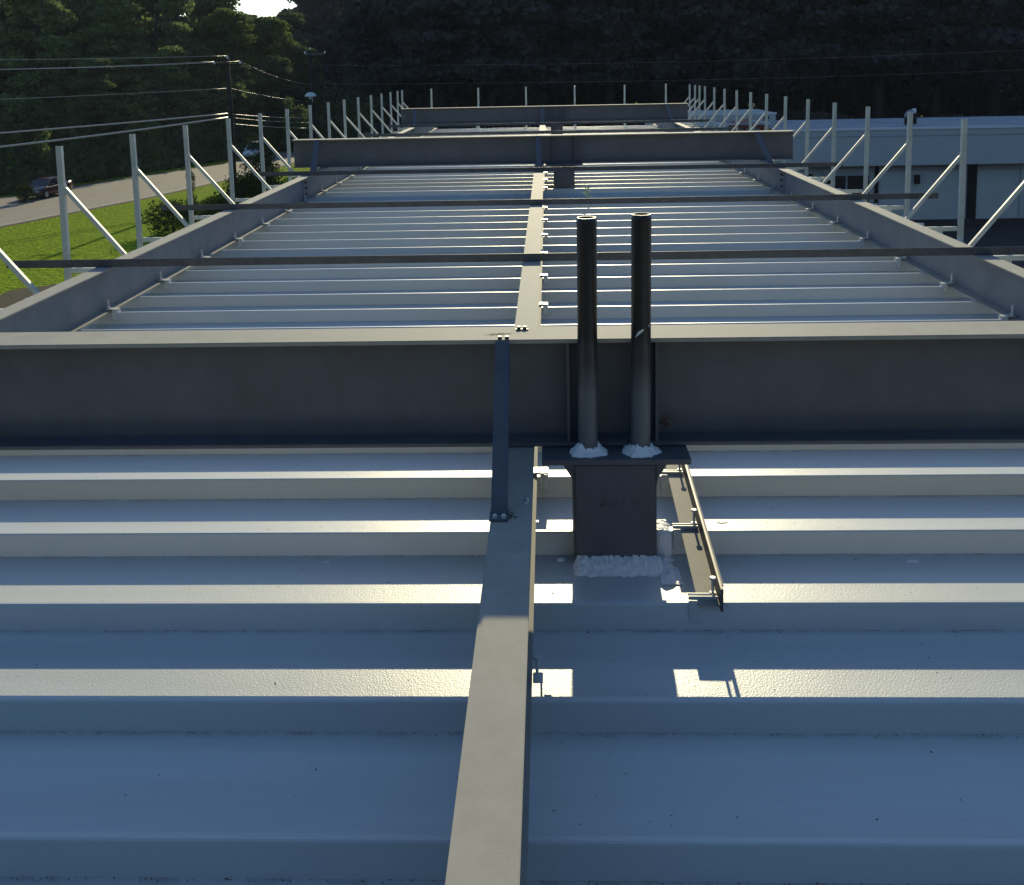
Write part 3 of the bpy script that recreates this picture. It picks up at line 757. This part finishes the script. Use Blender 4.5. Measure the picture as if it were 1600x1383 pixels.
wire(A(0, .2), B2(-1.5), .15, .010, 'thin cable running right from halfway down the wooden pole')
wire(A(.2, -1.86), B2(-2.95), .1, .020, 'uppermost of three low cables between the two utility poles')
wire(A(.2, -2.15), B2(-3.4), .1, .014, 'middle one of three low cables between the two utility poles')
wire(A(.2, -2.62), B2(-3.9), .1, .020, 'lowest of three low cables between the two utility poles')
wire((pbx, pby-.2, 1.9), (62, 84, 2.6), .7, .006, 'faint upper cable in front of the black wood at the right')
wire((pbx, pby-.2, .2), (62, 84, .9), .6, .006, 'faint lower cable in front of the black wood at the right')

# ------------------------------------------------------------------ cars
def car(name, loc, rz, paint, label, suv=False):
    t = thing(name, (0, 0, 0), label, 'car')
    L_ = 4.7; H = 1.45 if not suv else 1.72
    # stations: x from rear to front, half width, z bottom, z shoulder, z deck
    st = [(-2.35, .70, .42, .75, .95), (-2.25, .82, .28, .80, 1.02), (-1.7, .90, .22, .82, 1.05), (-.8, .92, .20, .82, .98), (.2, .92, .20, .80, .95),
          (1.1, .91, .20, .78, .93), (1.7, .88, .22, .74, .84), (2.15, .80, .26, .66, .74), (2.35, .66, .36, .56, .62)]
    mb = MB(); vs = []; n = 12
    for (x, hw, zb, zs, zd) in st:
        ring = [(-.8*hw, zb), (-.98*hw, zb+.12), (-hw, (zb+zs)/2), (-.97*hw, zs), (-.86*hw, zd-.02), (-.5*hw, zd), (.5*hw, zd), (.86*hw, zd-.02), (.97*hw, zs), (hw, (zb+zs)/2), (.98*hw, zb+.12), (.8*hw, zb)]
        vs += [(x, a, b) for a, b in ring]
    fs = [(i*n+k, i*n+(k+1) % n, (i+1)*n+(k+1) % n, (i+1)*n+k) for i in range(len(st)-1) for k in range(n)]
    fs += [tuple(range(n)), tuple((len(st)-1)*n+k for k in range(n))[::-1]]
    mb.add(vs, fs); body = mb.build('body', paint, t, smooth=True)
    # cabin glass (tapering) and roof skin
    back = -2.2 if suv else -1.75
    cab = [(back, .74, .62, .96, .97), (back+.65 if not suv else back+.35, .80, .58, .94, H-.06), (-.1, .82, .60, .93, H), (.35, .82, .58, .92, H-.07), (1.15, .78, .66, .90, .91)]
    mb = MB(); vs = []
    for (x, wb, wt, zb, zt) in cab: vs += [(x, -wb, zb), (x, -wt, zt), (x, wt, zt), (x, wb, zb)]
    fs = [(i*4+k, i*4+k+1, i*4+k+5, i*4+k+4) for i in range(len(cab)-1) for k in range(3)]
    mb.add(vs, fs); mb.build('windows', M['glassd'], t)
    mb = MB(); vs = []
    for (x, wb, wt, zb, zt) in cab[1:4]: vs += [(x, -wt-.02, zt-.01), (x, -wt+.05, zt+.03), (x, wt-.05, zt+.03), (x, wt+.02, zt-.01)]
    mb.add(vs, [(i*4+k, i*4+k+1, i*4+k+5, i*4+k+4) for i in range(2) for k in range(3)]); mb.build('roof', paint, t, smooth=True)
    for s in (-1, 1):
        p = MB()
        for xa, za, xb, zb in ((back, .97, cab[1][0], cab[1][4]), (cab[3][0], cab[3][4], 1.15, .92), (-.25, .95, -.25, H-.02)):
            wa = .79 if za < 1.1 else .62; wb = .79 if zb < 1.1 else .62
            p.beam((xa, s*wa, za), (xb, s*wb, zb), .07, .05)
        p.build('pillar', paint, t)
        for xw in (-1.45, 1.42):
            ty = MB().tube([(xw, s*.74, .33), (xw, s*.93, .33)], .33, 24).build('wheel', M['tyre'], t)
            MB().tube([(xw, s*.925, .33), (xw, s*.945, .33)], [.22, .20], 16).build('rim', M['rim'], ty)
        MB().box(2.12, 2.30, min(s*.5, s*.74), max(s*.5, s*.74), .58, .68).build('headlight', M['lampglass'], t)
        MB().box(-2.37, -2.25, min(s*.5, s*.78), max(s*.5, s*.78), .72, .86).build('tail_light', M['redp'], t)
        MB().box(.72, .86, min(s*.86, s*1.02), max(s*.86, s*1.02), .95, 1.07).build('mirror', paint, t, bevel=.02)
    t.location = loc; t.rotation_euler = (0, 0, rz)
    return t
car('parked_car', (-38.95, 77.6, GZ+.01), R(-97), M['carred'], 'dark burgundy sedan on the road at the left edge')
car('parked_car', (-31.9, 110.5, GZ+.01), R(-93), M['carwhite'], 'white car on the road half hidden behind the leafy bush', True)

# ------------------------------------------------------------------ vegetation
def leafcloud(blobs, nper, size, seed, flat=.0):
    rn = np.random.RandomState(seed); V = []; F = []; o = 0
    allc = []
    for (c, r) in blobs:
        n = max(8, int(nper*r[0]*r[1]))
        d = rn.normal(size=(n, 3)); d /= np.linalg.norm(d, axis=1)[:, None]
        rad = rn.uniform(.2, 1.25, size=(n, 1))**.7
        p = np.array(c) + d*rad*np.array(r)
        allc.append(p)
    P_ = np.concatenate(allc); n = len(P_)
    nrm = rn.normal(size=(n, 3)); nrm[:, 2] += flat; nrm /= np.linalg.norm(nrm, axis=1)[:, None]
    a = np.cross(nrm, rn.normal(size=(n, 3))); a /= np.linalg.norm(a, axis=1)[:, None]; b = np.cross(nrm, a)
    s = size*rn.uniform(.5, 1.2, size=(n, 1)); asp = rn.uniform(.5, .9, size=(n, 1))
    q = np.stack([P_-a*s, P_-b*s*asp, P_+a*s, P_+b*s*asp], 1).reshape(-1, 3)
    f = np.arange(n*4).reshape(-1, 4)
    return q, f
def npmesh(name, q, f, m):
    me = bpy.data.meshes.new(name); me.vertices.add(len(q)); me.vertices.foreach_set('co', q.astype(np.float32).ravel())
    me.loops.add(f.size); me.loops.foreach_set('vertex_index', f.ravel().astype(np.int32))
    me.polygons.add(len(f)); me.polygons.foreach_set('loop_start', np.arange(0, f.size, 4, dtype=np.int32))
    me.update(calc_edges=True); me.materials.append(m); return me
def crown_blobs(kind, H, seed):
    rn = random.Random(seed); bl = []
    if kind == 'round':
        for _ in range(95):
            u = rn.random()**.8; z = H*(.28+.68*u); w_ = H*.24*math.sin(math.pi*min(1, .18+.80*u))**.7
            a = rn.uniform(0, 6.28); d = w_*math.sqrt(rn.random())
            r = H*rn.uniform(.02, .068); bl.append(((d*math.cos(a)*1.08, d*math.sin(a)*1.08, z), (r*1.35, r*1.35, r*.65)))
    elif kind == 'pine':
        for _ in range(70):
            u = rn.random(); z = H*(.35+.63*u); w_ = H*.19*(1-u)**.6+.3
            a = rn.uniform(0, 6.28); d = w_*rn.uniform(.3, 1)
            r = H*rn.uniform(.02, .055); bl.append(((d*math.cos(a), d*math.sin(a), z), (r*1.8, r*1.8, r*.45)))
    elif kind == 'bush':
        for _ in range(14):
            a = rn.uniform(0, 6.28); d = H*.5*math.sqrt(rn.random()); z = H*rn.uniform(.2, .75)
            r = H*rn.uniform(.18, .3); bl.append(((d*math.cos(a), d*math.sin(a), z), (r, r, r*.85)))
    elif kind == 'tallbush':
        for _ in range(18):
            u = rn.random(); a = rn.uniform(0, 6.28); d = H*.2*math.sqrt(rn.random()); z = H*(.1+.8*u)
            r = H*rn.uniform(.09, .17)*(1.2-.6*u); bl.append(((d*math.cos(a), d*math.sin(a), z), (r, r, r*1.1)))
    return bl
def treeproto(name, kind, H, seed, leaf, bark, dens, size, label, cat, group=None):
    t = thing(name, (0, 0, 0), label, cat, group)
    bl = crown_blobs(kind, H, seed)
    q, f = leafcloud(bl, dens, size, seed)
    me = npmesh('crown', q, f, leaf); o = bpy.data.objects.new('crown', me); C.objects.link(o); o.parent = t
    rn = random.Random(seed+5); mb = MB()
    zt = H*.9 if kind != 'bush' else H*.6
    r0 = H*.018 if kind not in ('bush', 'tallbush') else H*.02
    mb.tube([(0, 0, -.1), (rn.uniform(-.1, .1), 0, zt*.35), (rn.uniform(-.3, .3)*H/15, rn.uniform(-.3, .3)*H/15, zt*.7), (0, 0, zt)], [r0*1.2, r0, r0*.6, r0*.15], 8)
    for (c, r) in bl[::3]:
        z0 = max(.1, c[2]-H*.12); c0 = Vector((0, 0, z0)); c1 = Vector(c)
        mb.tube([c0, (c0+c1)/2+Vector((0, 0, .02*H)), c1], [r0*.35, r0*.22, r0*.08], 5)
    mb.build('trunk', bark, t, smooth=True)
    return t
used = set()
PROTO = {}
def place(key, x, y, h, label, rz=None, wsc=1.0):
    p, H = PROTO[key]; sc = h/H
    rz = random.Random(x*13+y).uniform(0, 6.28) if rz is None else rz
    if key in used: t = copytree(p, (x, y, GZ-.05), rz, label, (sc*wsc, sc))
    else:
        used.add(key); t = p; p.location = (x, y, GZ-.05); p.rotation_euler = (0, 0, rz); p.scale = (sc*wsc, sc*wsc, sc); p['label'] = label
    return t
G1 = 'tall trees of the sunlit wood beyond the road'
G2 = 'tall trees of the black shaded wood behind the canopy'
G3 = 'low trees and saplings along the far road edge'
PROTO['r1'] = (treeproto('broadleaf_tree', 'round', 20, 1, M['leafB'], M['bark'], 105, .27, 'x', 'tree', G1), 20)
PROTO['r2'] = (treeproto('broadleaf_tree', 'round', 20, 2, M['leafA'], M['bark'], 105, .27, 'x', 'tree', G1), 20)
PROTO['r3'] = (treeproto('broadleaf_tree', 'round', 20, 3, M['leafC'], M['bark'], 115, .25, 'x', 'tree', G1), 20)
PROTO['p1'] = (treeproto('pine_tree', 'pine', 22, 4, M['leafA'], M['bark'], 120, .26, 'x', 'tree', G1), 22)
PROTO['p2'] = (treeproto('pine_tree', 'pine', 22, 5, M['leafB'], M['bark'], 120, .26, 'x', 'tree', G1), 22)
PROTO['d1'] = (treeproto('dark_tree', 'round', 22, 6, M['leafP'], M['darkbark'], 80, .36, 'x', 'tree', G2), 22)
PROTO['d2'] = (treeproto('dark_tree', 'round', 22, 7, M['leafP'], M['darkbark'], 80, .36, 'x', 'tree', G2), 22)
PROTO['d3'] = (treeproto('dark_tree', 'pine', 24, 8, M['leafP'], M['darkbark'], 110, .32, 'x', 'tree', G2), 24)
PROTO['s1'] = (treeproto('sapling_tree', 'round', 8, 9, M['leafA'], M['bark'], 300, .17, 'x', 'tree', G3), 8)
PROTO['s2'] = (treeproto('sapling_tree', 'tallbush', 5, 10, M['leafB'], M['bark'], 420, .13, 'x', 'tree', G3), 5)
rn = random.Random(11)
def Ye(x): return 75.6 + 3.3*(x+41.6) + (0 if x > -50 else 0)
lA = 'one of many tall dark green trees massed beyond the road, none distinct from its neighbours'
lB = 'one of many low trees crowding the shaded far edge of the road'
lD = 'one of the nearly black tall trees in the shaded wood behind the canopy'
# tall left wood
for Y0 in (112, 121, 131, 142, 154, 168):
    x = -.60*Y0
    while x < -.235*Y0:
        xx = x + rn.uniform(-1.5, 1.5); yy = Y0 + rn.uniform(-4, 4); d = yy - max(Ye(xx), 40)
        ratio = xx/yy
        if d > 26:
            hmax = .31*d + 1.0
            # height that reaches the skyline seen in the photo
            if ratio > -.30: want = 9.2 + yy*(.058 + .008*math.sin(xx*.9))
            elif -.375 < ratio < -.33: want = 9.2 + yy*.061
            else: want = 9.2 + yy*.098
            h = min(hmax, want*rn.uniform(.93, 1.04), 27)
            if h > 7: place(rn.choice(['r1', 'r2', 'p1', 'p2', 'r2', 'p1']), xx, yy, h, lA)
        x += rn.uniform(5.0, 7.0)
# mid and low tiers at the wood's edge
for dd, h0, step in ((8, 1.5, 3.0), (12, 2.6, 3.4), (18, 4.6, 4.2), (26, 7.0, 5.0), (35, 10.0, 5.5)):
    x = -66.
    while x < -27:
        xx = x + rn.uniform(-1, 1); yy = Ye(xx) + dd + rn.uniform(-1, 1.5)
        if -.60 < xx/yy < -.235 and yy > 60:
            h = h0*rn.uniform(.8, 1.15)
            place(rn.choice(['s1', 's2'] if h < 8 else ['s1', 'r2', 'p1', 'r1']), xx, yy, h, lB)['group'] = G3
        x += rn.uniform(step*.35, step*.65)
# distinct sunlit trees
place('r3', -40.5, 129.0, 17.8, 'bright yellow green rounded tree standing out near the top of the left wood', wsc=1.05)
place('r3', -37.6, 140.0, 17.0, 'pale green leafy tree at the right end of the left wood under the sky gap')
place('s2', -29.0, 118.5, 6.5, 'small sunlit tree beyond the road, right behind the pale posts')
for xx, yy, h, lab in ((-43.5, 112, 10.5, 'small pale leaved tree at the wood edge under the topmost cables'), (-37.8, 117, 10.5, 'small pale leaved tree at the wood edge just left of the utility pole'),
                       (-48.5, 108, 8.5, 'small pale leaved tree low in the left wood above the burgundy car')):
    place('s2', xx, yy, h, lab, wsc=1.5)
# black wood behind
for Y0, hh in ((99, 23), (107, 24), (116, 26), (126, 28)):
    x = -.222*Y0
    while x < .60*Y0:
        xx = x + rn.uniform(-1, 1); yy = Y0 + rn.uniform(-3, 3)
        if xx > -14: place(rn.choice(['d1', 'd2', 'd3']), xx, yy, hh*rn.uniform(.9, 1.1), lD, wsc=1.15)
        x += rn.uniform(4.2, 6.2)
for Y0 in (180, 188, 197):
    x = -.226*Y0
    while x < -15:
        place(rn.choice(['d1', 'd2', 'd3']), x + rn.uniform(-1, 1), Y0 + rn.uniform(-2, 2), rn.uniform(23, 25), lD, wsc=1.2)
        x += rn.uniform(3.6, 5.0)
# the deep wood, reads as one mass
def mass(name, X0, X1, Y0, Y1, ztop, n, size, m, seed, label):
    r_ = np.random.RandomState(seed); x = r_.uniform(X0, X1, n); y = r_.uniform(Y0, Y1, n)
    top = ztop*(.88+.12*np.sin(x*.35+seed)*np.cos(x*.13)) ; z = top*r_.uniform(0, 1, n)**.85
    P_ = np.stack([x, y, z], 1); nrm = r_.normal(size=(n, 3)); nrm /= np.linalg.norm(nrm, axis=1)[:, None]
    a = np.cross(nrm, r_.normal(size=(n, 3))); a /= np.linalg.norm(a, axis=1)[:, None]; b = np.cross(nrm, a)
    s = size*r_.uniform(.5, 1.2, size=(n, 1)); q = np.stack([P_-a*s, P_-b*s*.8, P_+a*s, P_+b*s*.8], 1).reshape(-1, 3)
    me = npmesh(name, q, np.arange(n*4).reshape(-1, 4), m); o = bpy.data.objects.new(name, me); C.objects.link(o); o.location = (0, 0, GZ)
    return tag(o, label, 'woodland', kind='stuff')
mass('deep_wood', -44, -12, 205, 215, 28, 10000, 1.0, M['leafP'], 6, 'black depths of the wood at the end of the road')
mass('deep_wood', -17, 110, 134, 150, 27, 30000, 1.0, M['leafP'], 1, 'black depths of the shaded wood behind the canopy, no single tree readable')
mass('deep_wood', -150, -58, 176, 200, 19, 16000, 1.0, M['leafA'], 2, 'dark depths of the wood beyond the road at the left')
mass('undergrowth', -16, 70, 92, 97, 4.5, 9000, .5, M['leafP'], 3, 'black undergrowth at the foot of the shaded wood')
mass('added_wood_behind', -120, 120, -42, -28, 26, 16000, 1.1, M['leafA'], 9, 'unseen tree belt added behind the camera to block low sky')  # unseen trees added to darken the faces turned to the camera
mass('undergrowth', -48, -10, 170, 177, 11, 6000, .8, M['leafP'], 12, 'dark undergrowth below the wood at the end of the road')
# undergrowth of the left wood (follows the road edge)
r_ = np.random.RandomState(5); n = 26000; x = r_.uniform(-70, -26.5, n); dd = r_.uniform(0, 1, n)**1.3*45
yb = 75.6 + 3.3*(x+41.6) + 7 + dd; ok = (yb > 60); x = x[ok]; yb = yb[ok]; dd = dd[ok]; n = len(x)
z = (.5+.16*dd)*r_.uniform(0, 1, n)
P_ = np.stack([x, yb, z], 1); nrm = r_.normal(size=(n, 3)); nrm /= np.linalg.norm(nrm, axis=1)[:, None]
a = np.cross(nrm, r_.normal(size=(n, 3))); a /= np.linalg.norm(a, axis=1)[:, None]; b = np.cross(nrm, a); s = .38*r_.uniform(.5, 1.2, size=(n, 1))
q = np.stack([P_-a*s, P_-b*s*.8, P_+a*s, P_+b*s*.8], 1).reshape(-1, 3)
o = bpy.data.objects.new('undergrowth', npmesh('undergrowth', q, np.arange(n*4).reshape(-1, 4), M['leafA'])); C.objects.link(o); o.location = (0, 0, GZ)
tag(o, 'dark undergrowth under the trees beyond the road', 'undergrowth', kind='stuff')

# bushes on the lawn
PROTO['b1'] = (treeproto('bush', 'bush', 2, 21, M['leafbush'], M['bark'], 1500, .055, 'x', 'bush', 'bushes on the lawn by the canopy'), 2)
PROTO['b2'] = (treeproto('bush', 'tallbush', 4.5, 22, M['leafbush'], M['bark'], 900, .075, 'x', 'bush', 'bushes on the lawn by the canopy'), 4.5)
place('b1', -21.9, 58.2, 2.1, 'low dark rounded bush on the lawn, leftmost of those behind the posts', wsc=1.25)
place('b1', -20.4, 61.0, 1.9, 'low dark bush on the lawn right behind the low rounded one')
place('b1', -19.8, 65.5, 2.9, 'broad dark bush on the lawn between the low bush and the tall one')
place('b2', -19.9, 70.5, 5.0, 'tall dark leafy bush with sunlit tips beside the utility pole', wsc=1.0)
place('b2', -19.7, 69.0, 3.7, 'shorter leafy bush leaning against the tall one')
place('b2', -22.6, 63.5, 3.4, 'thin wispy sapling rising above the lawn bushes', wsc=.35)
place('b1', -38.9, 74.0, 1.5, 'small round dark shrub in front of the burgundy sedan', wsc=.8)

# ------------------------------------------------------------------ air
hz = MB().box(-252, 252, -122, 302, GZ-1, 24).build('haze', None or M['void'], None)
hm = bpy.data.materials.new('haze_air'); hm.use_nodes = True; t_ = hm.node_tree; t_.nodes.clear()
ho = t_.nodes.new('ShaderNodeOutputMaterial'); hv = t_.nodes.new('ShaderNodeVolumePrincipled')
hv.inputs['Color'].default_value = (.75, .85, 1, 1); hv.inputs['Density'].default_value = .00016; hv.inputs['Anisotropy'].default_value = 0
t_.links.new(hv.outputs[0], ho.inputs['Volume']); hz.data.materials.clear(); hz.data.materials.append(hm)
tag(hz, 'thin pale haze in the air toward the woods', 'haze', kind='stuff')
